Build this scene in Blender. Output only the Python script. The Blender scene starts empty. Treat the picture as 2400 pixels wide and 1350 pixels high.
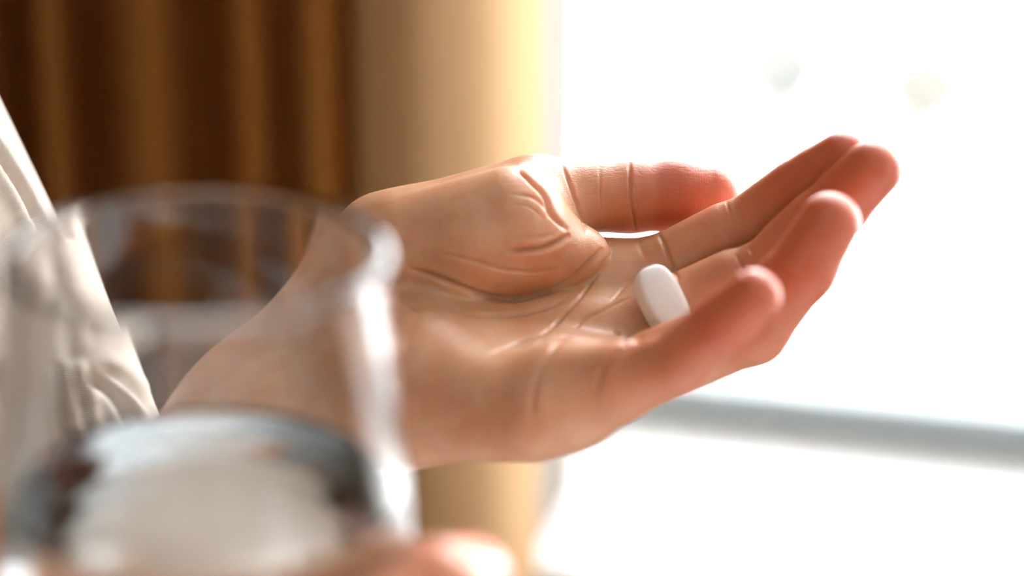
import bpy, bmesh, math, random
import numpy as np
from mathutils import Vector, Matrix

# ------------------------------------------------------------------ camera, world, exposure
S_MM = 0.105                       # mm per photo pixel in the focus plane
FPX = 85.0 / 36.0 * 2400.0         # focal length in photo pixels
D0 = FPX * S_MM                    # focus distance in mm
PITCH = math.radians(20.0)
RIGHT = np.array([1.0, 0.0, 0.0])
FWD = np.array([0.0, math.cos(PITCH), -math.sin(PITCH)])
UP = np.array([0.0, math.sin(PITCH), math.cos(PITCH)])
FOCUS = np.array([0.0, 0.0, 1.1])
CAM = FOCUS - FWD * D0 * 0.001

sc = bpy.context.scene
col = sc.collection
cam_data = bpy.data.cameras.new('camera')
cam = bpy.data.objects.new('camera', cam_data)
col.objects.link(cam)
cam_data.sensor_width = 36.0
cam_data.lens = 85.0
cam_data.clip_start = 0.01
cam_data.clip_end = 300.0
cam_data.dof.use_dof = True
cam_data.dof.focus_distance = (D0 - 4.0) * 0.001
cam_data.dof.aperture_fstop = 3.8
cam.location = CAM.tolist()
cam.rotation_euler = (math.radians(90.0) - PITCH, 0.0, 0.0)
sc.camera = cam

world = bpy.data.worlds.new('sky')
sc.world = world
world.use_nodes = True
bg = world.node_tree.nodes['Background']
bg.inputs[0].default_value = (0.97, 0.985, 1.0, 1.0)
bg.inputs[1].default_value = 14.0

sc.view_settings.view_transform = 'Standard'
sc.view_settings.look = 'None'
sc.view_settings.gamma = 1.0
sc.view_settings.exposure = 0.0
sc.view_settings.use_curve_mapping = False
sc.cycles.max_bounces = 12
sc.cycles.diffuse_bounces = 3
sc.cycles.glossy_bounces = 10
sc.cycles.transmission_bounces = 12
sc.cycles.adaptive_threshold = 0.02

# ------------------------------------------------------------------ frames of reference
def loc_of(px, py, d):
    """photo pixel at depth d mm beyond the focus plane -> camera-aligned mm (x right, y up, z away)"""
    z = D0 + d
    return np.array([(px - 1200.0) * S_MM * z / D0, -(py - 675.0) * S_MM * z / D0, d])

def to_world(p):
    p = np.asarray(p, dtype=float)
    x, y, z = p[..., 0:1] * 0.001, p[..., 1:2] * 0.001, (p[..., 2:3] + D0) * 0.001
    return CAM + x * RIGHT + y * UP + z * FWD

def P(px, py, d):
    return to_world(loc_of(px, py, d))

def ray(px, py):
    return FWD + RIGHT * ((px - 1200.0) / FPX) - UP * ((py - 675.0) / FPX)

PHI = math.radians(15.5)           # the window wall stands oblique to the view
WU = np.array([math.cos(PHI), -math.sin(PHI), 0.0])
WV = np.array([-math.sin(PHI), -math.cos(PHI), 0.0])
SILL = 0.90
_r = ray(2000, 962)
WO = CAM + _r * ((CAM[2] - SILL - 0.003) / -_r[2])
WO[2] = 0.0
def W(u, v, z):
    return WO + WU * u + WV * v + np.array([0.0, 0.0, z])
def hit_v(px, py, v):
    """u, z where the photo ray meets the plane at v metres inside the window pane"""
    r = ray(px, py)
    t = (v - np.dot(CAM - WO, WV)) / np.dot(r, WV)
    q = CAM + r * t
    return float(np.dot(q - WO, WU)), float(q[2])

# ------------------------------------------------------------------ materials
def mat(name, color=(0.8, 0.8, 0.8), rough=0.5, spec=0.5):
    m = bpy.data.materials.new(name)
    m.use_nodes = True
    b = m.node_tree.nodes['Principled BSDF']
    b.inputs['Base Color'].default_value = (*color, 1)
    b.inputs['Roughness'].default_value = rough
    b.inputs['Specular IOR Level'].default_value = spec
    return m

def node(m, t, **kw):
    n = m.node_tree.nodes.new(t)
    for k, v in kw.items():
        if hasattr(n, k):
            setattr(n, k, v)
        else:
            n.inputs[k].default_value = v
    return n

def link(m, a, b):
    m.node_tree.links.new(a, b)

def noisy(m, c1, c2, scale, detail=3.0):
    b = m.node_tree.nodes['Principled BSDF']
    tc = node(m, 'ShaderNodeTexCoord')
    n = node(m, 'ShaderNodeTexNoise')
    n.inputs['Scale'].default_value = scale
    n.inputs['Detail'].default_value = detail
    r = node(m, 'ShaderNodeValToRGB')
    r.color_ramp.elements[0].position = 0.3
    r.color_ramp.elements[1].position = 0.7
    r.color_ramp.elements[0].color = (*c1, 1)
    r.color_ramp.elements[1].color = (*c2, 1)
    link(m, tc.outputs['Object'], n.inputs['Vector'])
    link(m, n.outputs['Fac'], r.inputs['Fac'])
    link(m, r.outputs['Color'], b.inputs['Base Color'])
    return m

M_PAINT = noisy(mat('cream_paint', rough=0.8), (0.48, 0.41, 0.33), (0.52, 0.45, 0.37), 6.0)
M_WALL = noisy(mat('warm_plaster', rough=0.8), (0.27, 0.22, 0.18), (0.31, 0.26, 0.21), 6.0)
M_CEIL = noisy(mat('white_ceiling_paint', rough=0.9), (0.8, 0.79, 0.77), (0.83, 0.82, 0.8), 5.0)
M_FLOOR = noisy(mat('pale_grey_floor', rough=0.5), (0.7, 0.7, 0.7), (0.78, 0.78, 0.77), 12.0)
M_SILL = noisy(mat('white_lacquer', rough=0.35), (0.86, 0.86, 0.85), (0.9, 0.9, 0.89), 30.0)
M_FRAME = noisy(mat('blue_grey_aluminium', rough=0.45), (0.42, 0.5, 0.54), (0.46, 0.54, 0.58), 25.0)
M_GROUND = noisy(mat('pale_paving', rough=0.9), (0.7, 0.7, 0.69), (0.78, 0.78, 0.77), 0.6)

# thin window glass: mostly clear, mirror-like at grazing angles
M_PANE = bpy.data.materials.new('window_glass')
M_PANE.use_nodes = True
nt = M_PANE.node_tree
nt.nodes.remove(nt.nodes['Principled BSDF'])
fr = node(M_PANE, 'ShaderNodeFresnel'); fr.inputs['IOR'].default_value = 1.25
tr = node(M_PANE, 'ShaderNodeBsdfTransparent'); gl = node(M_PANE, 'ShaderNodeBsdfGlossy')
gl.inputs['Roughness'].default_value = 0.0
mx = node(M_PANE, 'ShaderNodeMixShader')
link(M_PANE, fr.outputs[0], mx.inputs[0]); link(M_PANE, tr.outputs[0], mx.inputs[1]); link(M_PANE, gl.outputs[0], mx.inputs[2])
link(M_PANE, mx.outputs[0], nt.nodes['Material Output'].inputs['Surface'])

# curtain cloth: brown, light comes through a single layer
M_CURT = bpy.data.materials.new('brown_curtain_cloth')
M_CURT.use_nodes = True
nt = M_CURT.node_tree
nt.nodes.remove(nt.nodes['Principled BSDF'])
tc = node(M_CURT, 'ShaderNodeTexCoord')
wv = node(M_CURT, 'ShaderNodeTexNoise'); wv.inputs['Scale'].default_value = 900.0
rp = node(M_CURT, 'ShaderNodeValToRGB')
rp.color_ramp.elements[0].color = (0.2, 0.072, 0.013, 1); rp.color_ramp.elements[1].color = (0.25, 0.095, 0.018, 1)
df = node(M_CURT, 'ShaderNodeBsdfDiffuse'); tl = node(M_CURT, 'ShaderNodeBsdfTranslucent')
tl.inputs['Color'].default_value = (0.88, 0.585, 0.315, 1)
mx = node(M_CURT, 'ShaderNodeMixShader'); mx.inputs[0].default_value = 0.5
link(M_CURT, tc.outputs['Object'], wv.inputs['Vector']); link(M_CURT, wv.outputs['Fac'], rp.inputs['Fac'])
link(M_CURT, rp.outputs['Color'], df.inputs['Color'])
link(M_CURT, df.outputs[0], mx.inputs[1]); link(M_CURT, tl.outputs[0], mx.inputs[2])
link(M_CURT, mx.outputs[0], nt.nodes['Material Output'].inputs['Surface'])

# ------------------------------------------------------------------ mesh helpers
def new_obj(name, me, material, parent=None, smooth=False):
    o = bpy.data.objects.new(name, me)
    col.objects.link(o)
    if material:
        me.materials.append(material)
    if smooth:
        me.shade_smooth()
    if parent:
        o.parent = parent
    return o

def np_mesh(name, v, quads):
    me = bpy.data.meshes.new(name)
    n, f = len(v), len(quads)
    k = quads.shape[1]
    me.vertices.add(n); me.vertices.foreach_set('co', np.asarray(v, np.float32).ravel())
    me.loops.add(f * k); me.loops.foreach_set('vertex_index', np.asarray(quads, np.int32).ravel())
    me.polygons.add(f); me.polygons.foreach_set('loop_start', np.arange(0, f * k, k, dtype=np.int32))
    me.update(calc_edges=True); me.validate()
    return me

def slab(bm, u0, u1, v0, v1, z0, z1):
    pts = [W(u, v, z) for z in (z0, z1) for v in (v0, v1) for u in (u0, u1)]
    vs = [bm.verts.new(p.tolist()) for p in pts]
    for f in ((0, 1, 3, 2), (4, 6, 7, 5), (0, 4, 5, 1), (2, 3, 7, 6), (0, 2, 6, 4), (1, 5, 7, 3)):
        bm.faces.new([vs[i] for i in f])

def slabs(name, boxes, material, parent=None, bevel=0.0):
    bm = bmesh.new()
    for b in boxes:
        slab(bm, *b)
    bmesh.ops.recalc_face_normals(bm, faces=bm.faces)
    if bevel:
        bmesh.ops.bevel(bm, geom=list(bm.edges), offset=bevel, segments=2, affect='EDGES', profile=0.6)
    me = bpy.data.meshes.new(name)
    bm.to_mesh(me); bm.free()
    return new_obj(name, me, material, parent)

def tag(o, label=None, cat=None, group=None, kind=None):
    if label: o['label'] = label
    if cat: o['category'] = cat
    if group: o['group'] = group
    if kind: o['kind'] = kind
    return o

def empty(name, loc=(0, 0, 0)):
    o = bpy.data.objects.new(name, None)
    col.objects.link(o)
    o.location = tuple(loc)
    return o

# ------------------------------------------------------------------ the room
U0, U1, V1, ZC = -2.0, 2.0, 3.0, 2.6
VW = 0.168                          # inner face of the window wall
WL = hit_v(1212, 675, 0.0)[0]; WI = hit_v(1240, 675, VW)[0]        # left edge of the opening; added inner wall lip shapes the curtain's backlight
WR = 1.7
WT = 2.35
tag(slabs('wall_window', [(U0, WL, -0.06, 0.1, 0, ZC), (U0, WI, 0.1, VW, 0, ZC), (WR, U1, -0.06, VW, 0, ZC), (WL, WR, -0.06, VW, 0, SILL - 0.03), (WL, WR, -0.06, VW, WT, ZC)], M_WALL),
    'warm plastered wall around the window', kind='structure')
tag(slabs('wall_left', [(U0 - 0.1, U0, -0.06, V1, 0, ZC)], M_PAINT), 'cream side wall beyond the curtain', kind='structure')
B0, B1, BZ0, BZ1 = 0.75, 1.05, 0.9, 2.0
tag(slabs('wall_right', [(U1, U1 + 0.1, -0.06, B0, 0, ZC), (U1, U1 + 0.1, B1, V1, 0, ZC), (U1, U1 + 0.1, B0, B1, 0, BZ0), (U1, U1 + 0.1, B0, B1, BZ1, ZC)], M_PAINT),
    'cream side wall with an unseen window added for side light', kind='structure')
tag(slabs('wall_back', [(U0, U1, V1, V1 + 0.1, 0, ZC)], M_PAINT), 'cream wall behind the camera', kind='structure')
tag(slabs('floor', [(U0, U1, -0.06, V1, -0.1, 0)], M_FLOOR), 'pale grey floor', kind='structure')
tag(slabs('ceiling', [(U0, U1, -0.06, V1, ZC, ZC + 0.1)], M_CEIL), 'white ceiling', kind='structure')
tag(slabs('trim_1', [(WL, WR + 0.05, -0.02, 0.174, SILL - 0.03, SILL)], M_SILL, bevel=0.004), 'white lacquered window sill', kind='structure')

def window(name, a0, a1, z0, z1, at, bars, rail, side=False):
    """a framed window; side=True is the added one in the right-hand wall"""
    def bx(p0, p1, q0, q1, h0, h1):
        return (q0, q1, p0, p1, h0, h1) if side else (p0, p1, q0, q1, h0, h1)
    base = W(at, (a0 + a1) / 2, z0) if side else W((a0 + a1) / 2, at, z0)
    w = empty(name, base.tolist())
    tag(w, 'wide window with a slim blue grey frame', kind='structure')
    q0, q1 = at - 0.025, at + 0.025
    boxes = [('frame_rail', bx(a0, a1, q0, q1, z0, z0 + rail)), ('frame_rail', bx(a0, a1, q0, q1, z1 - rail, z1)),
             ('frame_stile', bx(a0, a0 + rail, q0, q1, z0, z1)), ('frame_stile', bx(a1 - rail, a1, q0, q1, z0, z1))]
    for b in bars:
        boxes.append(('mullion', bx(b - rail / 2, b + rail / 2, q0, q1, z0 + rail, z1 - rail)))
    objs = [slabs(n, [b], M_FRAME, w, bevel=0.002) for n, b in boxes]
    edges = [a0 + rail] + sum([[b - rail / 2, b + rail / 2] for b in bars], []) + [a1 - rail]
    for i in range(0, len(edges), 2):
        objs.append(slabs('pane', [bx(edges[i], edges[i + 1], at - 0.002, at + 0.002, z0 + rail, z1 - rail)], M_PANE, w))
    bpy.context.view_layer.update()
    for o in objs:
        o.matrix_parent_inverse = w.matrix_world.inverted()
    # daylight enters here
    ld = bpy.data.lights.new('sky_portal', 'AREA')
    ld.shape = 'RECTANGLE'; ld.size = a1 - a0; ld.size_y = z1 - z0
    ld.cycles.is_portal = True
    lo = bpy.data.objects.new('sky_portal', ld); col.objects.link(lo)
    inward = -WU if side else WV
    mid = W(at, (a0 + a1) / 2, (z0 + z1) / 2) if side else W((a0 + a1) / 2, at, (z0 + z1) / 2)
    lo.location = (mid - inward * 0.05).tolist()
    lo.rotation_euler = Vector((-inward).tolist()).to_track_quat('Z', 'Y').to_euler()
    return w
window('window_1', WL, WR, SILL, WT, 0.0, [0.85], 0.017)
window('fill_window', B0, B1, BZ0, BZ1, U1 + 0.05, [], 0.04, side=True)  # unseen second window, added for side fill light

# pale table added under the hands to lighten the water (only its light and its image in the water reach the picture)
fill_table = empty('table', W(-0.2, 0.7, 0.0).tolist())
tag(fill_table, 'white table added to brighten the water, showing only through it', 'table')
TB = (-1.1, 0.9, 0.24, 1.15)
M_TABLE = noisy(mat('white_laminate', rough=0.4), (0.82, 0.84, 0.85), (0.86, 0.88, 0.89), 20.0)
tparts = [slabs('tabletop', [(TB[0], TB[1], TB[2] + 0.04, TB[3], 0.71, 0.74)], M_TABLE, None, bevel=0.004)]
for uu in (TB[0] + 0.06, TB[1] - 0.06):
    for vv in (TB[2] + 0.1, TB[3] - 0.06):
        tparts.append(slabs('leg', [(uu - 0.025, uu + 0.025, vv - 0.025, vv + 0.025, 0.0, 0.71)], M_TABLE, None, bevel=0.003))
bpy.context.view_layer.update()
for o in tparts:
    o.parent = fill_table; o.matrix_parent_inverse = fill_table.matrix_world.inverted()

# outside: bright paving one storey below
GZ = -5.0
def plane(name, size, z, m):
    me = bpy.data.meshes.new(name)
    me.from_pydata([(-size, -size, z), (size, -size, z), (size, size, z), (-size, size, z)], [], [(0, 1, 2, 3)])
    return new_obj(name, me, m)
tag(plane('ground', 150.0, GZ, M_GROUND), 'bright pale paving outside the window', kind='structure')

def tube_mesh(name, pts, r, seg=16):
    pts = [Vector(p) for p in pts]
    bm = bmesh.new(); rings = []
    for i, p in enumerate(pts):
        t = (pts[min(i + 1, len(pts) - 1)] - pts[max(i - 1, 0)]).normalized()
        a = t.orthogonal().normalized(); b = t.cross(a)
        rr = r[i] if hasattr(r, '__len__') else r
        rings.append([bm.verts.new(p + (a * math.cos(k * 2 * math.pi / seg) + b * math.sin(k * 2 * math.pi / seg)) * rr) for k in range(seg)])
    for i in range(len(rings) - 1):
        for k in range(seg):
            bm.faces.new((rings[i][k], rings[i][(k + 1) % seg], rings[i + 1][(k + 1) % seg], rings[i + 1][k]))
    bm.faces.new(rings[0][::-1]); bm.faces.new(rings[-1])
    me = bpy.data.meshes.new(name); bm.to_mesh(me); bm.free()
    return me

def shrub(px, py, dia_px, label, c1, c2, seed):
    r = ray(px, py)
    g = CAM + r * ((GZ + 0.0 - CAM[2]) / r[2])
    dist = float(np.linalg.norm(g - CAM))
    rad = dia_px * 0.5 / FPX * dist
    rng = random.Random(seed)
    root = empty('shrub', g.tolist())
    tag(root, label, 'shrub', 'shrubs on the paving outside')
    m = noisy(mat('shrub_leaves', rough=0.7, spec=0.2), c1, c2, 9.0)
    bm = bmesh.new()
    for i in range(900):                                   # leaves in a rounded crown
        th, ph = rng.uniform(0, 2 * math.pi), math.acos(rng.uniform(-0.85, 1))
        rr = rad * rng.uniform(0.78, 1.03)
        c = Vector((rr * math.sin(ph) * math.cos(th), rr * math.sin(ph) * math.sin(th), rad * 0.95 + rr * math.cos(ph) * 0.9))
        n = (c - Vector((0, 0, rad * 0.9))).normalized() + Vector((rng.uniform(-.6, .6), rng.uniform(-.6, .6), rng.uniform(-.6, .6)))
        u = n.orthogonal().normalized(); w = n.cross(u).normalized(); sz = rad * rng.uniform(0.12, 0.2)
        q = [bm.verts.new(c + u * sz * a + w * sz * b_ * 0.6) for a, b_ in ((-1, 0), (0, -1), (1, 0), (0, 1))]
        bm.faces.new(q)
    bmesh.ops.create_icosphere(bm, subdivisions=3, radius=rad * 0.82, matrix=Matrix.Translation((0, 0, rad * 0.95)))
    me_ = bpy.data.meshes.new('foliage'); bm.to_mesh(me_); bm.free()
    new_obj('foliage', me_, m, root)
    new_obj('stem', tube_mesh('stem', [(0, 0, 0), (0.01, 0, rad * 0.2), (0, 0.01, rad * 0.6)], rad * 0.09, 10), noisy(mat('bark', rough=0.9), (0.1, 0.07, 0.05), (0.14, 0.1, 0.07), 30.0), root)
    return root
shrub(1815, 300, 296, 'round grey green shrub outside, nearer the curtain', (0.1, 0.103, 0.095), (0.125, 0.128, 0.118), 1)
shrub(2160, 338, 288, 'round olive shrub outside, above the fingertips', (0.105, 0.1, 0.088), (0.13, 0.125, 0.108), 2)

# ------------------------------------------------------------------ curtain
def build_curtain():
    v0 = 0.198
    valley = np.array([-700, -520, -330, -120, 70, 225, 500, 685, 832, 1120, 1300], float)
    phase = np.array([0, 1, 2, 3, 4, 5, 6, 7, 8, 8.62, 8.95])
    amp = 0.021
    pxs = np.linspace(-700, 1276, 420)
    ph = np.interp(pxs, valley, phase)
    ker = np.hanning(15); ker /= ker.sum()
    pad = np.pad(ph, 7, mode='reflect', reflect_type='odd')
    ph = np.convolve(pad, ker, mode='valid')
    dv = -amp * np.cos(2 * np.pi * ph)
    tail = np.interp(pxs, [840, 900, 980, 1060, 1150, 1230, 1318], [-0.012, -0.002, 0.003, 0.002, -0.003, -0.008, -0.013])
    k9 = np.hanning(31); k9 /= k9.sum()
    tail = np.convolve(np.pad(tail, 15, mode='reflect', reflect_type='odd'), k9, mode='valid')
    e_ = np.clip((pxs - 830) / 40, 0, 1); e_ = e_ * e_ * (3 - 2 * e_)
    dv = dv * (1 - e_) + tail * e_
    us = np.array([hit_v(x, 500, v0 + d)[0] for x, d in zip(pxs, dv)])
    zs = np.linspace(0.015, 2.42, 60)
    rng = np.random.RandomState(3)
    verts = []
    for z in zs:
        wob = 0.003 * np.sin(us * 23 + z * 2.1) * (1 - z / 2.6)
        flare = 0.010 * np.clip((z - 1.2) / 1.2, -1, 1)
        for u, d, w, x in zip(us, dv, wob, pxs):
            e = np.clip((x - 1000) / 284, 0, 1)
            verts.append(W(u + flare * e, v0 + d + w, z))
    n, m_ = len(zs), len(pxs)
    idx = np.arange(n * m_).reshape(n, m_)
    q = np.stack([idx[:-1, :-1], idx[:-1, 1:], idx[1:, 1:], idx[1:, :-1]], -1).reshape(-1, 4)
    me = np_mesh('curtain', np.array(verts), q)
    c = empty('curtain', W(us.mean(), v0, 0.0).tolist())
    tag(c, 'floor length brown curtain in vertical folds beside the bright window', 'curtain')
    o = new_obj('cloth', me, M_CURT, None, True)
    hem_v = []
    bpy.context.view_layer.update()
    o.parent = c; o.matrix_parent_inverse = c.matrix_world.inverted()
    return c, us, v0
curtain, cu, cv = build_curtain()

# ------------------------------------------------------------------ implicit modelling tools (camera-aligned mm)
def rc(p, a, b, ra, rb):
    """distance to a rod with round ends and changing thickness"""
    ax, ay, az = b[0] - a[0], b[1] - a[1], b[2] - a[2]
    x, y, z = p[:, 0] - a[0], p[:, 1] - a[1], p[:, 2] - a[2]
    t = x * ax; t += y * ay; t += z * az
    t /= max(ax * ax + ay * ay + az * az, 1e-6)
    np.clip(t, 0, 1, out=t)
    x -= t * ax; y -= t * ay; z -= t * az
    x *= x; y *= y; z *= z
    x += y; x += z
    np.sqrt(x, out=x)
    x -= ra; t *= (rb - ra); x -= t
    return x

def smin(a, b, k):
    h = np.clip(0.5 + 0.5 * (b - a) / k, 0, 1)
    return b * (1 - h) + a * h - k * h * (1 - h)

def surface_nets(f, lo, hi, h):
    lo, hi = np.asarray(lo, float), np.asarray(hi, float)
    n = np.ceil((hi - lo) / h).astype(int) + 1
    # coarse pass, then evaluate only near the surface
    step = 4
    nc = (n + step - 1) // step + 1
    ax = [lo[i] + np.arange(nc[i]) * h * step for i in range(3)]
    g = np.stack(np.meshgrid(*ax, indexing='ij'), -1).reshape(-1, 3)
    cval = f(g).reshape(nc)
    from_c = np.repeat(np.repeat(np.repeat(cval, step, 0), step, 1), step, 2)
    # shift so that each fine sample reads its nearest coarse sample
    idx = [np.minimum((np.arange(n[i]) + step // 2) // step, nc[i] - 1) for i in range(3)]
    val = cval[np.ix_(*idx)].astype(np.float64)
    near = np.abs(val) < h * step * 2.2
    ii = np.argwhere(near)
    val[near] = f(lo + ii * h)
    inside = val < 0
    c = np.zeros(tuple(n - 1), np.int8)
    for dx in (0, 1):
        for dy in (0, 1):
            for dz in (0, 1):
                c += inside[dx:n[0] - 1 + dx, dy:n[1] - 1 + dy, dz:n[2] - 1 + dz]
    cells = np.argwhere((c > 0) & (c < 8))
    vid = -np.ones(tuple(n - 1), np.int64)
    vid[tuple(cells.T)] = np.arange(len(cells))
    acc = np.zeros((len(cells), 3)); cnt = np.zeros(len(cells))
    corners = [(x, y, z) for x in (0, 1) for y in (0, 1) for z in (0, 1)]
    for a in range(8):
        for b in range(a + 1, 8):
            d = np.abs(np.array(corners[a]) - np.array(corners[b]))
            if d.sum() != 1:
                continue
            va = val[tuple((cells + corners[a]).T)]; vb = val[tuple((cells + corners[b]).T)]
            m = (va < 0) != (vb < 0)
            t = va[m] / (va[m] - vb[m])
            acc[m] += np.array(corners[a]) + t[:, None] * (np.array(corners[b]) - np.array(corners[a]))
            cnt[m] += 1
    v = lo + (cells + acc / cnt[:, None]) * h
    quads = []
    for axis in range(3):
        o1, o2 = [(1, 2), (2, 0), (0, 1)][axis]
        sl0 = [slice(None)] * 3; sl1 = [slice(None)] * 3
        sl0[axis] = slice(0, -1); sl1[axis] = slice(1, None)
        a, b = inside[tuple(sl0)], inside[tuple(sl1)]
        e = np.argwhere(a != b)
        ok = (e[:, o1] > 0) & (e[:, o2] > 0) & (e[:, o1] < n[o1] - 1) & (e[:, o2] < n[o2] - 1)
        e = e[ok]
        flip = a[tuple(e.T)]
        e1 = np.zeros(3, int); e1[o1] = 1
        e2 = np.zeros(3, int); e2[o2] = 1
        q = np.stack([vid[tuple((e - e1 - e2).T)], vid[tuple((e - e2).T)], vid[tuple(e.T)], vid[tuple((e - e1).T)]], 1)
        q[~flip] = q[~flip][:, ::-1]
        quads.append(q)
    q = np.concatenate(quads)
    q = q[(q >= 0).all(1)]
    return v, q

def split_quads(v, q):
    e = np.sort(np.stack([q, np.roll(q, -1, 1)], -1).reshape(-1, 2), 1)
    key = e[:, 0] * len(v) + e[:, 1]
    uk, inv = np.unique(key, return_inverse=True)
    ue = np.stack([uk // len(v), uk % len(v)], 1)
    mid = v[ue].mean(1)
    cen = v[q].mean(1)
    n = len(v); m = len(mid)
    ei = inv.reshape(-1, 4) + n
    ci = np.arange(len(q)) + n + m
    nq = np.concatenate([np.stack([q[:, k], ei[:, k], ci, ei[:, k - 1]], 1) for k in range(4)])
    return np.concatenate([v, mid, cen]), nq

TET = np.array([[1, -1, -1], [-1, -1, 1], [-1, 1, -1], [1, 1, 1]], float)
def gradient(f, v, e=0.05):
    g = np.zeros_like(v)
    for t in TET:
        g += t * f(v + t * e)[:, None]
    return g / (4 * e)

def project(f, v, it=2):
    for _ in range(it):
        g = gradient(f, v)
        v = v - (f(v) / np.maximum((g ** 2).sum(1), 0.2))[:, None] * g
    return v

def mesh_normals(v, q):
    n = np.zeros_like(v)
    fn = np.cross(v[q[:, 2]] - v[q[:, 0]], v[q[:, 3]] - v[q[:, 1]])
    for k in range(4):
        np.add.at(n, q[:, k], fn)
    return n / np.maximum(np.linalg.norm(n, axis=1), 1e-9)[:, None]

def screen(v):
    s = D0 / (S_MM * (D0 + v[:, 2]))
    return np.stack([1200 + v[:, 0] * s, 675 - v[:, 1] * s], 1)

def front_mask(v, tol=3.0, cell=6.0):
    """vertices that face the photographer on the outermost layer"""
    s = np.floor(screen(v) / cell).astype(int)
    s -= s.min(0)
    k = s[:, 0] * (s[:, 1].max() + 1) + s[:, 1]
    zb = np.full(k.max() + 1, 1e9)
    np.minimum.at(zb, k, v[:, 2])
    return v[:, 2] < zb[k] + tol

def catmull(pts, n):
    pts = np.asarray(pts, float)
    p = np.vstack([2 * pts[0] - pts[1], pts, 2 * pts[-1] - pts[-2]])
    out = []
    seg = len(pts) - 1
    for t in np.linspace(0, seg, n):
        i = min(int(t), seg - 1); u = t - i
        a, b, c, d = p[i:i + 4]
        out.append(0.5 * (2 * b + (c - a) * u + (2 * a - 5 * b + 4 * c - d) * u * u + (3 * b - a - 3 * c + d) * u ** 3))
    return np.array(out)

def creases(v, nrm, lines, front, scale=(1.0, 1.0)):
    """furrows pressed into the surface along curves: (points, width px, depth mm, lip mm[, side])"""
    s = screen(v)
    disp = np.zeros(len(v))
    facing = -nrm[:, 2]
    for L in lines:
        pts, w, dep, lip = L[:4]
        side = L[4] if len(L) > 4 else 0.0
        w, lip = w * scale[0], lip * scale[1]
        c = catmull(pts, 90)
        R = w * 5.0
        m = front & (s[:, 0] > c[:, 0].min() - R) & (s[:, 0] < c[:, 0].max() + R) & (s[:, 1] > c[:, 1].min() - R) & (s[:, 1] < c[:, 1].max() + R) & (facing > -0.05)
        ix = np.nonzero(m)[0]
        if not len(ix):
            continue
        best = np.full(len(ix), 1e9); bi = np.zeros(len(ix), int)
        for j in range(len(c)):
            d2 = ((s[ix] - c[j]) ** 2).sum(1)
            b = d2 < best
            best[b] = d2[b]; bi[b] = j
        d = np.sqrt(best)
        t = bi / (len(c) - 1.0)
        taper = np.clip(np.minimum(t, 1 - t) / 0.22, 0, 1) ** 0.7
        tang = np.gradient(c, axis=0)
        cr = tang[bi, 0] * (s[ix, 1] - c[bi, 1]) - tang[bi, 1] * (s[ix, 0] - c[bi, 0])
        sg = np.sign(cr)
        wid = w * (1 + 0.8 * side * sg)
        end = (bi == 0) | (bi == len(c) - 1)
        g = -dep * np.exp(-(d / wid) ** 2) + lip * np.exp(-((d - 2.2 * wid) / (1.4 * wid)) ** 2) * (1 + side * sg)
        disp[ix] += g * np.where(end, 0, taper)
    return disp

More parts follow.
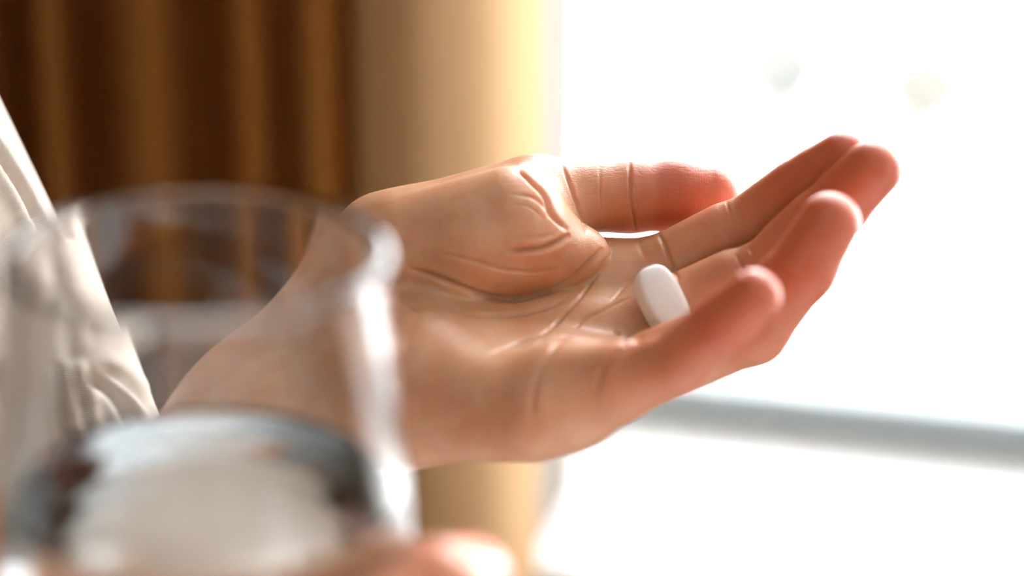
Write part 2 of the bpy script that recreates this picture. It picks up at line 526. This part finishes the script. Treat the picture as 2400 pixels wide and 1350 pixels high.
# ------------------------------------------------------------------ skin
def skin_material(name):
    m = mat(name, rough=0.37, spec=0.65)
    b = m.node_tree.nodes['Principled BSDF']
    tc = node(m, 'ShaderNodeTexCoord')
    n1 = node(m, 'ShaderNodeTexNoise'); n1.inputs['Scale'].default_value = 110.0; n1.inputs['Detail'].default_value = 4.0
    r = node(m, 'ShaderNodeValToRGB')
    r.color_ramp.elements[0].position = 0.35; r.color_ramp.elements[1].position = 0.68
    r.color_ramp.elements[0].color = (0.64, 0.31, 0.165, 1); r.color_ramp.elements[1].color = (0.71, 0.40, 0.24, 1)
    at = node(m, 'ShaderNodeAttribute'); at.attribute_name = 'flush_glow'
    mixc = node(m, 'ShaderNodeMix'); mixc.data_type = 'RGBA'
    mixc.inputs[7].default_value = (0.6, 0.145, 0.065, 1)  # finger red: blood tint plus light shining through, put into the colour
    link(m, tc.outputs['Object'], n1.inputs['Vector']); link(m, n1.outputs['Fac'], r.inputs['Fac'])
    link(m, r.outputs['Color'], mixc.inputs[6]); link(m, at.outputs['Fac'], mixc.inputs[0])
    link(m, mixc.outputs[2], b.inputs['Base Color'])
    b.inputs['Subsurface Weight'].default_value = 0.78
    b.inputs['Subsurface Radius'].default_value = (1.5, 0.27, 0.11)
    b.inputs['Subsurface Scale'].default_value = 0.0032
    # fine skin relief: two crossing families of hair-thin lines, and pores
    hgt = None
    for rot, sc_ in (((0.2, 0.55, 0.1), (260.0, 700.0, 1500.0)), ((-0.1, -0.45, 0.3), (240.0, 700.0, 1300.0))):
        mp = node(m, 'ShaderNodeMapping'); mp.inputs['Rotation'].default_value = rot; mp.inputs['Scale'].default_value = sc_
        nn = node(m, 'ShaderNodeTexNoise'); nn.inputs['Scale'].default_value = 1.0; nn.inputs['Detail'].default_value = 1.0
        sb = node(m, 'ShaderNodeMath'); sb.operation = 'SUBTRACT'; sb.inputs[1].default_value = 0.5
        ab = node(m, 'ShaderNodeMath'); ab.operation = 'ABSOLUTE'
        mr = node(m, 'ShaderNodeMapRange'); mr.inputs[2].default_value = 0.07
        link(m, tc.outputs['Object'], mp.inputs['Vector']); link(m, mp.outputs[0], nn.inputs['Vector'])
        link(m, nn.outputs['Fac'], sb.inputs[0]); link(m, sb.outputs[0], ab.inputs[0]); link(m, ab.outputs[0], mr.inputs[0])
        if hgt is None:
            hgt = mr.outputs[0]
        else:
            ad = node(m, 'ShaderNodeMath'); ad.operation = 'ADD'
            link(m, hgt, ad.inputs[0]); link(m, mr.outputs[0], ad.inputs[1]); hgt = ad.outputs[0]
    n2 = node(m, 'ShaderNodeTexNoise'); n2.inputs['Scale'].default_value = 900.0; n2.inputs['Detail'].default_value = 3.0
    ad = node(m, 'ShaderNodeMath'); ad.operation = 'ADD'
    link(m, tc.outputs['Object'], n2.inputs['Vector']); link(m, n2.outputs['Fac'], ad.inputs[0]); link(m, hgt, ad.inputs[1])
    ar = node(m, 'ShaderNodeAttribute'); ar.attribute_name = 'ridge'
    am = node(m, 'ShaderNodeAttribute'); am.attribute_name = 'ridge_mask'
    mu = node(m, 'ShaderNodeMath'); mu.operation = 'MULTIPLY'; mu.inputs[1].default_value = 2 * math.pi / 0.5
    si = node(m, 'ShaderNodeMath'); si.operation = 'SINE'
    mk = node(m, 'ShaderNodeMath'); mk.operation = 'MULTIPLY_ADD'
    mk2 = node(m, 'ShaderNodeMath'); mk2.operation = 'MULTIPLY'; mk2.inputs[1].default_value = 0.4
    link(m, ar.outputs['Fac'], mu.inputs[0]); link(m, mu.outputs[0], si.inputs[0]); link(m, si.outputs[0], mk2.inputs[0])
    link(m, mk2.outputs[0], mk.inputs[0]); link(m, am.outputs['Fac'], mk.inputs[1]); link(m, ad.outputs[0], mk.inputs[2])
    ad = mk
    bp = node(m, 'ShaderNodeBump'); bp.inputs['Strength'].default_value = 0.3; bp.inputs['Distance'].default_value = 0.00009
    link(m, ad.outputs[0], bp.inputs['Height']); link(m, bp.outputs[0], b.inputs['Normal'])
    return m
M_SKIN = skin_material('skin')
M_NAIL = noisy(mat('fingernail', rough=0.28), (0.82, 0.6, 0.52), (0.86, 0.66, 0.58), 200.0)
M_NAIL.node_tree.nodes['Principled BSDF'].inputs['Subsurface Weight'].default_value = 0.5
M_NAIL.node_tree.nodes['Principled BSDF'].inputs['Subsurface Radius'].default_value = (1.0, 0.4, 0.25)
M_NAIL.node_tree.nodes['Principled BSDF'].inputs['Subsurface Scale'].default_value = 0.002

def J(px, py, d, r):
    return loc_of(px, py, d), r * S_MM * (D0 + d) / D0

LAT = np.array([-0.33, -0.5, -0.8])       # across the palm, from index to little finger

FINGERS = {   # knuckle, middle joint, end joint, tip: photo x, y, depth mm, radius px
    'index':  [(1515, 662, 4, 98), (1772, 527, -6, 76), (1898, 428, -16, 66), (1985, 372, -24, 60)],
    'middle': [(1482, 785, -8, 100), (1806, 636, -20, 79), (1962, 486, -28, 71), (2052, 398, -33, 65)],
    'ring':   [(1428, 908, -25, 98), (1766, 774, -43, 82), (1885, 630, -47, 75), (1952, 520, -49, 67)],
    'little': [(1385, 930, -46, 90), (1594, 848, -58, 70), (1704, 752, -66, 64), (1774, 694, -70, 58)],
}
PALM = [
    ((930, 680, 6, 118), (1512, 664, 5, 98)),
    ((940, 770, -7, 116), (1480, 788, -8, 98)),
    ((950, 845, -19, 120), (1425, 892, -24, 98)),
    ((960, 918, -27, 120), (1350, 948, -42, 100)),
    ((1000, 960, -33, 114), (1240, 975, -44, 104)),
    ((1330, 908, -44, 104), (1440, 890, -50, 86)),   # pad below the little finger
    ((1345, 625, 3, 52), (1460, 668, 3, 78)),        # web towards the index finger
]
THENAR = [
    ((905, 570, 2, 112), (1230, 475, 2, 106)),
    ((960, 575, -10, 118), (1195, 530, -12, 138)),
    ((1100, 590, -14, 110), (1290, 592, -8, 84)),
    ((1290, 600, -5, 70), (1374, 592, -5, 52)),
]
THUMB = [(1275, 462, 4, 92), (1475, 458, 11, 84), (1580, 456, 13, 84), (1660, 460, 14, 77)]
ARM = [
    ((930, 640, 2, 140), (600, 1010, 0, 185)),
    ((600, 1010, 0, 185), (-350, 2050, -30, 330)),
    ((985, 882, -24, 138), (680, 1070, -22, 160)),
    ((680, 1070, -22, 160), (-300, 2150, -50, 330)),
]
def bones(lst):
    return [(*J(*a), *J(*b)) for a, b in lst]
_palm, _then, _arm = bones(PALM), bones(THENAR), bones(ARM)
_thumb = [J(*t) for t in THUMB]
_fing = {k: [J(*j) for j in v] for k, v in FINGERS.items()}

def dorsal_of(t, lat=LAT):
    d = np.cross(lat, t)
    return d / np.linalg.norm(d)

def finger_bones(js, lat=LAT, pad=0.22):
    out = []
    for i in range(3):
        (a, ra), (b, rb) = js[i], js[i + 1]
        t = (b - a) / np.linalg.norm(b - a)
        out.append((a, b, ra if i else ra * 0.86, rb * 0.97))
        p = -dorsal_of(t, lat)
        f0, f1 = (0.35, 0.75) if i < 2 else (0.35, 0.95)
        q0, q1 = a + (b - a) * f0 + p * pad * rb, a + (b - a) * f1 + p * pad * rb
        out.append((q0, q1, rb * 0.93, rb * 0.93 if i < 2 else rb * 0.9))
    return out
_fb = {k: finger_bones(v) for k, v in _fing.items()}

def chain(p, bl, k):
    d = None
    for a, b, ra, rb in bl:
        e = rc(p, a, b, ra, rb)
        d = e if d is None else smin(d, e, k)
    return d

def hand_sdf(p):
    palm = None
    for a, ra, b, rb in _palm:
        e = rc(p, a, b, ra, rb)
        palm = e if palm is None else smin(palm, e, 7.0)
    arm = None
    for a, ra, b, rb in _arm:
        e = rc(p, a, b, ra, rb)
        arm = e if arm is None else smin(arm, e, 12.0)
    palm = smin(palm, arm, 14.0)
    th = None
    for a, ra, b, rb in _then:
        e = rc(p, a, b, ra, rb)
        th = e if th is None else smin(th, e, 6.0)
    th = smin(th, arm, 12.0)
    tb = None
    for i in range(3):
        e = rc(p, _thumb[i][0], _thumb[i + 1][0], _thumb[i][1], _thumb[i + 1][1])
        tb = e if tb is None else smin(tb, e, 3.0)
    th0 = th
    th = smin(th, tb, 5.0)
    res = smin(smin(palm, th0, 2.4), th, 0.5)
    for k in ('index', 'middle', 'ring', 'little'):
        f = chain(p, _fb[k], 2.6)
        res = smin(res, smin(palm, f, 5.0), 0.5)
    return res

HAND_CREASES = [
    # fold between the ball of the thumb and the thumb
    ([(1205, 398), (1222, 406), (1249, 432), (1274, 459), (1296, 509), (1334, 545)], 7, 1.1, 0.4, -0.3),
    ([(1190, 455), (1246, 462), (1280, 490), (1290, 515)], 5, 0.4, 0.15),
    ([(1185, 480), (1235, 483), (1275, 512)], 4, 0.25, 0.1),
    ([(1336, 549), (1304, 570), (1271, 582), (1232, 586), (1185, 592)], 8, 1.7, 1.0),
    ([(1300, 548), (1265, 556), (1225, 556), (1190, 566)], 5, 0.35, 0.12),
    ([(1026, 594), (1075, 603), (1122, 616), (1177, 632), (1246, 638), (1310, 630)], 5, 0.55, 0.15),
    # life line and the furrows around it
    ([(955, 628), (1012, 643), (1060, 662), (1122, 687), (1191, 698), (1260, 687), (1329, 660), (1384, 612), (1413, 580)], 8, 1.9, 0.25, 0.3),
    ([(940, 670), (983, 687), (1025, 708), (1083, 731), (1142, 737), (1200, 738), (1247, 730), (1293, 717), (1340, 690)], 6, 0.8, 0.2),
    ([(935, 695), (960, 722), (990, 736)], 4, 0.35, 0.1),
    ([(1440, 590), (1415, 615), (1398, 645), (1363, 694), (1328, 733), (1284, 775), (1223, 801), (1165, 824), (1110, 846)], 5, 0.6, 0.12),
    ([(1480, 696), (1440, 712), (1410, 729), (1375, 745), (1345, 770)], 5, 0.5, 0.15),
    ([(1500, 640), (1470, 665), (1440, 700), (1420, 722)], 4, 0.3, 0.1),
    ([(995, 738), (1040, 743), (1072, 752), (1107, 771), (1144, 792)], 3.5, 0.25, 0.05),
    ([(1205, 768), (1245, 772), (1290, 776)], 3.5, 0.25, 0.05),
    ([(940, 752), (1000, 748), (1060, 742)], 3.5, 0.2, 0.05),
    ([(1000, 655), (1050, 690), (1110, 712)], 3.5, 0.25, 0.05),
    # heel of the little finger
    ([(1335, 790), (1305, 808), (1273, 852), (1254, 908), (1250, 950), (1249, 1005)], 8, 0.4, 0.15, 0.2),
    ([(1516, 788), (1480, 806), (1450, 826), (1428, 846), (1410, 872), (1402, 905)], 8, 1.2, 0.4),
    ([(1440, 776), (1455, 790), (1470, 808)], 6, 0.6, 0.2),
    ([(1400, 895), (1398, 925), (1400, 955)], 6, 0.3, 0.1),
    ([(1300, 935), (1296, 975), (1298, 1010)], 8, 0.2, 0.08),
    # thumb
    ([(1476, 378), (1477, 422), (1481, 467), (1489, 525), (1490, 545)], 5, 0.8, 0.3),
    ([(1486, 430), (1493, 470), (1499, 520)], 3.5, 0.35, 0.1),
    ([(1314, 378), (1332, 422), (1348, 467), (1369, 525), (1375, 545)], 5, 0.55, 0.2),
    ([(1406, 385), (1406, 440), (1407, 500)], 3.5, 0.2, 0.06),
    ([(1560, 440), (1566, 475), (1572, 505)], 3, 0.12, 0.0),
    ([(1590, 420), (1592, 455), (1590, 480)], 3, 0.1, 0.0),
    # creases at the finger joints
    ([(1543, 547), (1560, 580), (1575, 619), (1593, 662)], 6, 0.9, 0.3),
    ([(1492, 548), (1500, 575), (1512, 605)], 9, 0.3, 0.1),
    ([(1702, 470), (1709, 495), (1716, 522)], 4, 0.2, 0.1),
    ([(1735, 462), (1742, 485), (1748, 510)], 4, 0.18, 0.1),
    ([(1724, 596), (1736, 620), (1744, 650)], 5, 0.4, 0.2),
    ([(1756, 580), (1768, 605)], 5, 0.3, 0.15),
    ([(1625, 735), (1645, 765), (1660, 800)], 7, 0.35, 0.2),
]

def hand_mesh():
    lo = np.array([-145.0, -110.0, -95.0]); hi = np.array([100.0, 45.0, 50.0])
    v, q = surface_nets(hand_sdf, lo, hi, 1.4)
    v = project(hand_sdf, v, 2)
    v, q = split_quads(v, q)
    v = project(hand_sdf, v, 1)
    v, q = split_quads(v, q)
    v = project(hand_sdf, v, 1)
    n = mesh_normals(v, q)
    fr_ = front_mask(v)
    v = v + n * creases(v, n, HAND_CREASES, fr_, (0.75, 0.18))[:, None]
    return v, q

def flush_glow_attr(me, v, fingers):
    """red tint of the fingers, strongest in the tips: blood plus painted-in backlit glow"""
    f = np.zeros(len(v))
    for js in fingers:
        for i in range(3):
            (a, ra), (b_, rb) = js[i], js[i + 1]
            ba = b_ - a
            t = np.clip(((v - a) @ ba) / (ba @ ba), 0, 1)
            d = np.linalg.norm(v - a - t[:, None] * ba, axis=1) - (ra + (rb - ra) * t)
            f = np.maximum(f, np.clip(1.0 - (d - 1.5) / 4.0, 0, 1) * (i + t) / 3.0)
    # arched skin ridges of the finger pads: distance from the end joint, and how strongly they show
    rd = np.zeros(len(v)); rm = np.zeros(len(v)); near = np.full(len(v), 1e9)
    for js in fingers:
        (a, ra), (b_, rb) = js[2], js[3]
        t_ = (b_ - a) / np.linalg.norm(b_ - a)
        c = b_ - t_ * rb * 2.2
        d = np.linalg.norm(v - b_, axis=1)
        m_ = d < near
        near[m_] = d[m_]
        rd[m_] = np.linalg.norm(v - c, axis=1)[m_]
        rm[m_] = np.clip(1.9 - d / rb, 0, 1)[m_]
    a = me.attributes.new('ridge', 'FLOAT', 'POINT'); a.data.foreach_set('value', rd.astype(np.float32))
    a = me.attributes.new('ridge_mask', 'FLOAT', 'POINT'); a.data.foreach_set('value', rm.astype(np.float32))
    a = me.attributes.new('flush_glow', 'FLOAT', 'POINT')
    a.data.foreach_set('value', np.clip(f * 1.6, 0, 1).astype(np.float32))

person = empty('person', P(300, 1500, 0).tolist())
tag(person, 'person in beige ribbed shirt with open palm, other hand gripping the glass', 'person')
bpy.context.view_layer.update()
def adopt(o, parent=person):
    o.parent = parent
    bpy.context.view_layer.update()
    o.matrix_parent_inverse = parent.matrix_world.inverted()
    return o

hv, hq = hand_mesh()
me = np_mesh('open_hand', to_world(hv), hq)
flush_glow_attr(me, hv, [_fing[k] for k in _fing] + [_thumb])
open_hand = adopt(new_obj('open_hand', me, M_SKIN, None, True))
open_hand['label'] = 'open left hand and bare forearm, palm up with curled fingers'

def nail_mesh(tip, prev, r, lat, length=1.15, frm=0.8, lift=0.0):
    t = (tip - prev) / np.linalg.norm(tip - prev)
    dn = dorsal_of(t, lat)
    bt = np.cross(t, dn)
    nu, nv = 13, 15
    vs = []
    for layer in (lift, lift - 0.09):
        for i in range(nu):
            s = i / (nu - 1)
            for j in range(nv):
                a = (j / (nv - 1) - 0.5) * 2 * math.radians(52)
                endr = 1 - max(0.0, (s - 0.72) / 0.28) ** 2 * 0.34 * (2 * abs(j / (nv - 1) - 0.5)) ** 2
                along = (s * length * endr - frm) * r * 1.1
                drop = 0.16 * r * max(0, s - 0.45) ** 1.5
                rad = r * (1.0 + layer)
                vs.append(tip + t * along + dn * (math.cos(a) * rad - drop) + bt * math.sin(a) * rad * 0.92)
    vs = np.array(vs)
    idx = np.arange(nu * nv).reshape(nu, nv)
    top = np.stack([idx[:-1, :-1], idx[:-1, 1:], idx[1:, 1:], idx[1:, :-1]], -1).reshape(-1, 4)
    bot = top[:, ::-1] + nu * nv
    rim = np.concatenate([idx[0, :], idx[1:, -1], idx[-1, -2::-1], idx[-2:0:-1, 0]])
    rn = np.roll(rim, -1)
    side = np.stack([rim, rn, rn + nu * nv, rim + nu * nv], 1)[:, ::-1]
    return vs, np.concatenate([top, bot, side])

for k in _fing:
    (pv, _), (tp, tr_) = _fing[k][2], _fing[k][3]
    nv_, nq_ = nail_mesh(tp, pv, tr_ * 1.0, LAT)
    adopt(new_obj('fingernail', np_mesh('fingernail', to_world(nv_), nq_), M_NAIL, None, True), open_hand)
THUMB_LAT = np.array([0.0, -0.75, 0.66])
nv_, nq_ = nail_mesh(_thumb[3][0], _thumb[2][0], _thumb[3][1], np.array([0.0, -1.0, -0.1]))
adopt(new_obj('fingernail', np_mesh('fingernail', to_world(nv_), nq_), M_NAIL, None, True), open_hand)

# ------------------------------------------------------------------ pill
def hit_depth(px, py, f, lo=-100.0, hi=60.0):
    d = np.arange(lo, hi, 0.25)
    pts = np.array([loc_of(px, py, x) for x in d])
    s = f(pts)
    i = np.argmax(s < 0)
    return float(d[i]) if s[i] < 0 else hi

def pill_mesh(c, a, f, length, width, thick):
    a = a / np.linalg.norm(a)
    f = f - a * (f @ a); f /= np.linalg.norm(f)
    s = np.cross(f, a)
    n = 64
    ang = np.linspace(0, 2 * np.pi, n, endpoint=False)
    hw, hl = width / 2, length / 2
    prof = [(0.0, 1.0), (0.3, 0.985), (0.55, 0.96), (0.74, 0.92), (0.87, 0.86), (0.95, 0.77), (0.99, 0.65), (1.0, 0.5), (1.0, 0.0)]
    prof = prof + [(x, -y) for x, y in prof[-2::-1]]
    rings = []
    ca, sa = np.cos(ang), np.sin(ang)
    for sc_, h in prof:
        # rounded-end outline, shrinking towards the middle line of each face
        e = 2.9
        r = (np.abs(ca) ** e + np.abs(sa) ** e) ** (-1 / e)
        x = r * ca * (hl * (0.25 + 0.75 * sc_) if sc_ > 0 else 0.0)
        y = r * sa * hw * sc_
        rings.append(c + a * x[:, None] + s * y[:, None] + f * (h * thick / 2))
    vs = [rings[0][0]] + [p for r_ in rings[1:-1] for p in r_] + [rings[-1][0]]
    faces = []
    m = len(rings) - 2
    for k in range(n):
        faces.append((0, 1 + k, 1 + (k + 1) % n))
        for i in range(m - 1):
            b0, b1 = 1 + i * n, 1 + (i + 1) * n
            faces.append((b0 + k, b1 + k, b1 + (k + 1) % n, b0 + (k + 1) % n))
        last = 1 + (m - 1) * n
        faces.append((last + k, len(vs) - 1, last + (k + 1) % n))
    me_ = bpy.data.meshes.new('pill')
    me_.from_pydata(to_world(np.array(vs)).tolist(), [], faces)
    bm = bmesh.new(); bm.from_mesh(me_); bmesh.ops.recalc_face_normals(bm, faces=bm.faces); bm.to_mesh(me_); bm.free()
    return me_

M_PILL = noisy(mat('white_tablet_coating', rough=0.38), (0.93, 0.93, 0.93), (0.95, 0.95, 0.95), 300.0)
M_PILL.node_tree.nodes['Principled BSDF'].inputs['Subsurface Weight'].default_value = 0.3
M_PILL.node_tree.nodes['Principled BSDF'].inputs['Subsurface Scale'].default_value = 0.001
PA = np.array([0.42, -0.85, -0.27]); PF = np.array([0.20, 0.38, -0.90])
pd = hit_depth(1545, 690, hand_sdf)
pill = new_obj('pill', pill_mesh(loc_of(1550, 704, pd - 3.6), PA, PF, 16.6, 9.6, 7.6), M_PILL, None, True)
tag(pill, 'white oblong coated tablet lying in the open palm', 'pill')

# ------------------------------------------------------------------ drinking glass and water
def lathe(name, prof, seg=128):
    vs, fs = [], []
    ring_id = []
    for r, z in prof:
        if r < 1e-6:
            ring_id.append([len(vs)]); vs.append((0, 0, z))
        else:
            ring_id.append(list(range(len(vs), len(vs) + seg)))
            vs += [(r * math.cos(2 * math.pi * k / seg), r * math.sin(2 * math.pi * k / seg), z) for k in range(seg)]
    for a, b in zip(ring_id[:-1], ring_id[1:]):
        for k in range(seg):
            k2 = (k + 1) % seg
            if len(a) == 1: fs.append((a[0], b[k], b[k2]))
            elif len(b) == 1: fs.append((a[k], b[0], a[k2]))
            else: fs.append((a[k], b[k], b[k2], a[k2]))
    me_ = bpy.data.meshes.new(name)
    me_.from_pydata(vs, [], fs)
    bm = bmesh.new(); bm.from_mesh(me_); bmesh.ops.recalc_face_normals(bm, faces=bm.faces); bm.to_mesh(me_); bm.free()
    return me_

def glass_mat(name, ior, color, rough=0.0):
    m = bpy.data.materials.new(name); m.use_nodes = True
    nt = m.node_tree; nt.nodes.remove(nt.nodes['Principled BSDF'])
    g = node(m, 'ShaderNodeBsdfGlass'); g.inputs['IOR'].default_value = ior
    g.inputs['Color'].default_value = (*color, 1); g.inputs['Roughness'].default_value = rough
    link(m, g.outputs[0], nt.nodes['Material Output'].inputs['Surface'])
    return m
M_GLASS = glass_mat('clear_glass', 1.48, (0.985, 0.99, 0.99))
M_WATER = glass_mat('water', 1.333, (0.985, 0.992, 0.995))

R_OUT = [(a_, b_ * 0.92) for a_, b_ in [(0, 38.0), (10, 38.8), (25, 40.0), (45, 41.6), (62, 42.8), (76, 42.8), (88, 40.5), (96, 36.5), (102, 30.0), (104.5, 22.0)]]
def r_out(h):
    return float(np.interp(h, [x for x, _ in R_OUT], [y for _, y in R_OUT]))
hs = np.concatenate([np.linspace(0.9, 96, 40), np.linspace(97, 104.5, 10)])
WALL = 3.0
outer = [(r_out(h) / 1000, -h / 1000) for h in hs]
inner = [((r_out(h) - WALL) / 1000, -h / 1000) for h in np.linspace(0.9, 84, 36)] + [(0.032, -0.0885), (0.027, -0.0915), (0.017, -0.0932), (0.0, -0.094)]
rim = [((38.0 * 0.92 - WALL / 2 + WALL / 2 * math.cos(t)) / 1000, (-0.95 + WALL / 2 * math.sin(t)) / 1000) for t in np.linspace(math.pi * 0.9, math.pi * 0.1, 9)]
prof = [(0.0, -0.1045)] + outer[::-1] + rim[::-1] + inner
GL_D = -160.0
glass_rim = P(462, 588, GL_D)
GTILT = (math.radians(1.5), math.radians(1.2), 0.0)
glass = new_obj('drinking_glass', lathe('drinking_glass', prof), M_GLASS, None, True)
glass.location = glass_rim.tolist(); glass.rotation_euler = GTILT
tag(glass, 'clear glass tumbler half full of water, held near the camera', 'glass')
WL_H = 47.5
wprof = [(0.0, -0.0941)] + [(x, z) for x, z in inner[::-1] if z < -WL_H / 1000 and x > 0]
wprof = [(x + (0.00012 if x > 0 else 0), z - 0.0001) for x, z in wprof]
rw = r_out(WL_H) - WALL
wprof += [((rw + 0.12) / 1000, -(WL_H - 1.0) / 1000), ((rw - 0.6) / 1000, -(WL_H - 0.35) / 1000), ((rw - 2.0) / 1000, -WL_H / 1000), (rw * 0.5 / 1000, -WL_H / 1000), (0.0, -WL_H / 1000)]
water = new_obj('water', lathe('water', wprof), M_WATER, None, True)
water.location = glass_rim.tolist(); water.rotation_euler = GTILT
tag(water, 'still water filling the lower half of the tumbler', 'water')

# ------------------------------------------------------------------ the hand that holds the glass
def to_local(w):
    r = (np.asarray(w, float) - CAM)
    return np.stack([(r @ RIGHT) * 1000, (r @ UP) * 1000, (r @ FWD) * 1000 - D0], -1)
GRIP_Z = P(1003, 1350, -157.0)[2]
def G(ang, rad, dz):
    a = math.radians(ang)
    return to_local(np.array([glass_rim[0] + rad * 0.001 * math.cos(a), glass_rim[1] + rad * 0.001 * math.sin(a), GRIP_Z + dz * 0.001]))
grip_f = []
for k, (dz, sc_, da) in enumerate([(0, 1.0, 0), (-20, 1.03, -2), (-39, 0.98, 0), (-56, 0.85, 6)]):
    rr = 8.6 * (1.0 if k < 3 else 0.88)
    rs = 39.6
    grip_f.append([(G(-72, rs + 17, dz - 14 + 3 * k), 11.0), (G(-28 + da, rs + 9.5, dz), rr), (G(8 + da, rs + 9.0, dz - 13), rr * 0.93), (G(34 + da, rs + 8.0, dz - 22), rr * 0.82)])
grip_t = [(G(-158, 74, -44), 13.0), (G(178, 60, -24), 10.5), (G(140, 54.0, -14), 9.5), (G(112, 52.0, -10), 8.6)]
wrist = G(-150, 128, -70)
elbow = G(-166, 330, -120)
_gp = []
for k in range(4):
    _gp.append((G(-150 + 0 * k, 118, -52 - 9 * k), 14.0, grip_f[k][0][0], 11.5))
_gp.append((wrist, 19.0, G(-140, 84, -50), 15.0))
_gp.append((G(-140, 84, -50), 15.0, grip_t[0][0], 13.0))
_ga = [(wrist, 22.0, elbow, 36.0), (G(-150, 118, -75), 20.0, elbow, 36.0)]
def grip_sdf(p):
    palm = None
    for a, ra, b, rb in _gp:
        e = rc(p, a, b, ra, rb)
        palm = e if palm is None else smin(palm, e, 7.0)
    for a, ra, b, rb in _ga:
        palm = smin(palm, rc(p, a, b, ra, rb), 12.0)
    res = palm
    for f in grip_f + [grip_t]:
        c = None
        for i in range(3):
            e = rc(p, f[i][0], f[i + 1][0], f[i][1], f[i + 1][1])
            c = e if c is None else smin(c, e, 2.5)
        res = smin(res, smin(palm, c, 5.0), 0.5)
    return res
allp = np.array([f[i][0] for f in grip_f + [grip_t] for i in range(4)] + [wrist, elbow])
gv, gq = surface_nets(grip_sdf, allp.min(0) - 42, allp.max(0) + 42, 2.4)
gv = project(grip_sdf, gv, 2)
gv, gq = split_quads(gv, gq)
gv = project(grip_sdf, gv, 1)
me = np_mesh('gripping_hand', to_world(gv), gq)
flush_glow_attr(me, gv, grip_f + [grip_t])
grip = adopt(new_obj('gripping_hand', me, M_SKIN, None, True))
grip['label'] = 'right hand wrapped around the glass'
axis0 = to_local(glass_rim)
vert = to_local(glass_rim + np.array([0, 0, -1.0])) - axis0
vert = vert / np.linalg.norm(vert)
for f in grip_f + [grip_t]:
    t = f[3][0] - f[2][0]; t = t / np.linalg.norm(t)
    rad = f[3][0] - axis0; rad = rad - vert * (rad @ vert); rad /= np.linalg.norm(rad)
    lat = np.cross(t, rad)
    a_, b_ = nail_mesh(f[3][0], f[2][0], f[3][1], lat)
    adopt(new_obj('fingernail', np_mesh('fingernail', to_world(a_), b_), M_NAIL, None, True), grip)

# ------------------------------------------------------------------ shirt
M_SHIRT = mat('beige_rib_knit', (0.64, 0.55, 0.47), 0.85, 0.2)
b = M_SHIRT.node_tree.nodes['Principled BSDF']
b.inputs['Sheen Weight'].default_value = 0.4
b.inputs['Subsurface Weight'].default_value = 0.0
tc = node(M_SHIRT, 'ShaderNodeTexCoord'); mp = node(M_SHIRT, 'ShaderNodeMapping')
mp.inputs['Rotation'].default_value = (0.0, math.radians(14), 0.0)
wv = node(M_SHIRT, 'ShaderNodeTexWave'); wv.bands_direction = 'Z'; wv.inputs['Scale'].default_value = 300.0 * 2.0
wv.inputs['Distortion'].default_value = 0.6; wv.inputs['Detail'].default_value = 1.0
n2 = node(M_SHIRT, 'ShaderNodeTexNoise'); n2.inputs['Scale'].default_value = 1600.0
ad = node(M_SHIRT, 'ShaderNodeMath'); ad.operation = 'MULTIPLY_ADD'; ad.inputs[1].default_value = 0.5
bp = node(M_SHIRT, 'ShaderNodeBump'); bp.inputs['Strength'].default_value = 0.4; bp.inputs['Distance'].default_value = 0.0002
link(M_SHIRT, tc.outputs['Object'], mp.inputs[0]); link(M_SHIRT, mp.outputs[0], wv.inputs['Vector']); link(M_SHIRT, tc.outputs['Object'], n2.inputs['Vector'])
link(M_SHIRT, n2.outputs['Fac'], ad.inputs[0]); link(M_SHIRT, wv.outputs['Fac'], ad.inputs[2]); link(M_SHIRT, ad.outputs[0], bp.inputs['Height']); link(M_SHIRT, bp.outputs[0], b.inputs['Normal'])

TD, TF, TR = 22.0, 0.5, 900.0
ta = loc_of(-810 - 560, 627 - 1170, TD); tb_ = loc_of(-480 + 250, 1317 + 523, TD)
tr_mm = TR * S_MM * (D0 + TD) / D0
def shirt_sdf(p):
    q = p.copy(); q[:, 2] = (q[:, 2] - TD) / TF + TD
    d = rc(q, ta, tb_, tr_mm * 1.0, tr_mm) * 0.75
    # second layer: the placket standing a little proud along the edge
    return d
SHIRT_FOLDS = [
    ([(-40, 300), (0, 362), (50, 440), (90, 520), (110, 560)], 10, 4.0, 1.2, 0.3),
    ([(8, 845), (18, 880), (24, 933), (54, 1012), (80, 1080)], 17, 6.0, 2.0),
    ([(66, 850), (84, 882), (105, 925), (127, 969), (150, 1040)], 13, 5.0, 2.0),
    ([(120, 868), (150, 884), (189, 898), (225, 925), (262, 975), (290, 1040)], 15, 4.5, 1.5),
    ([(60, 620), (40, 720), (60, 800), (70, 850)], 30, 2.0, 0.8),
    ([(0, 560), (60, 640), (120, 740), (150, 800)], 26, 1.2, 0.8),
    ([(150, 850), (230, 880), (300, 925), (345, 960)], 14, 2.5, 1.0),
]
lo = np.minimum(ta, tb_) - tr_mm - 6; hi = np.maximum(ta, tb_) + tr_mm + 6
lo[2], hi[2] = TD - tr_mm * TF - 6, TD + tr_mm * TF + 6
sv, sq = surface_nets(shirt_sdf, lo, hi, 5.0)
sv = project(shirt_sdf, sv, 3)
for _ in range(2):
    sv, sq = split_quads(sv, sq)
    sv = project(shirt_sdf, sv, 1)
sn = mesh_normals(sv, sq)
sf = np.ones(len(sv), bool)
sv = sv + sn * creases(sv, sn, SHIRT_FOLDS, -sn[:, 2] > 0.0)[:, None]
adopt(new_obj('shirt', np_mesh('shirt', to_world(sv), sq), M_SHIRT, None, True))['label'] = 'beige finely ribbed knit shirt'
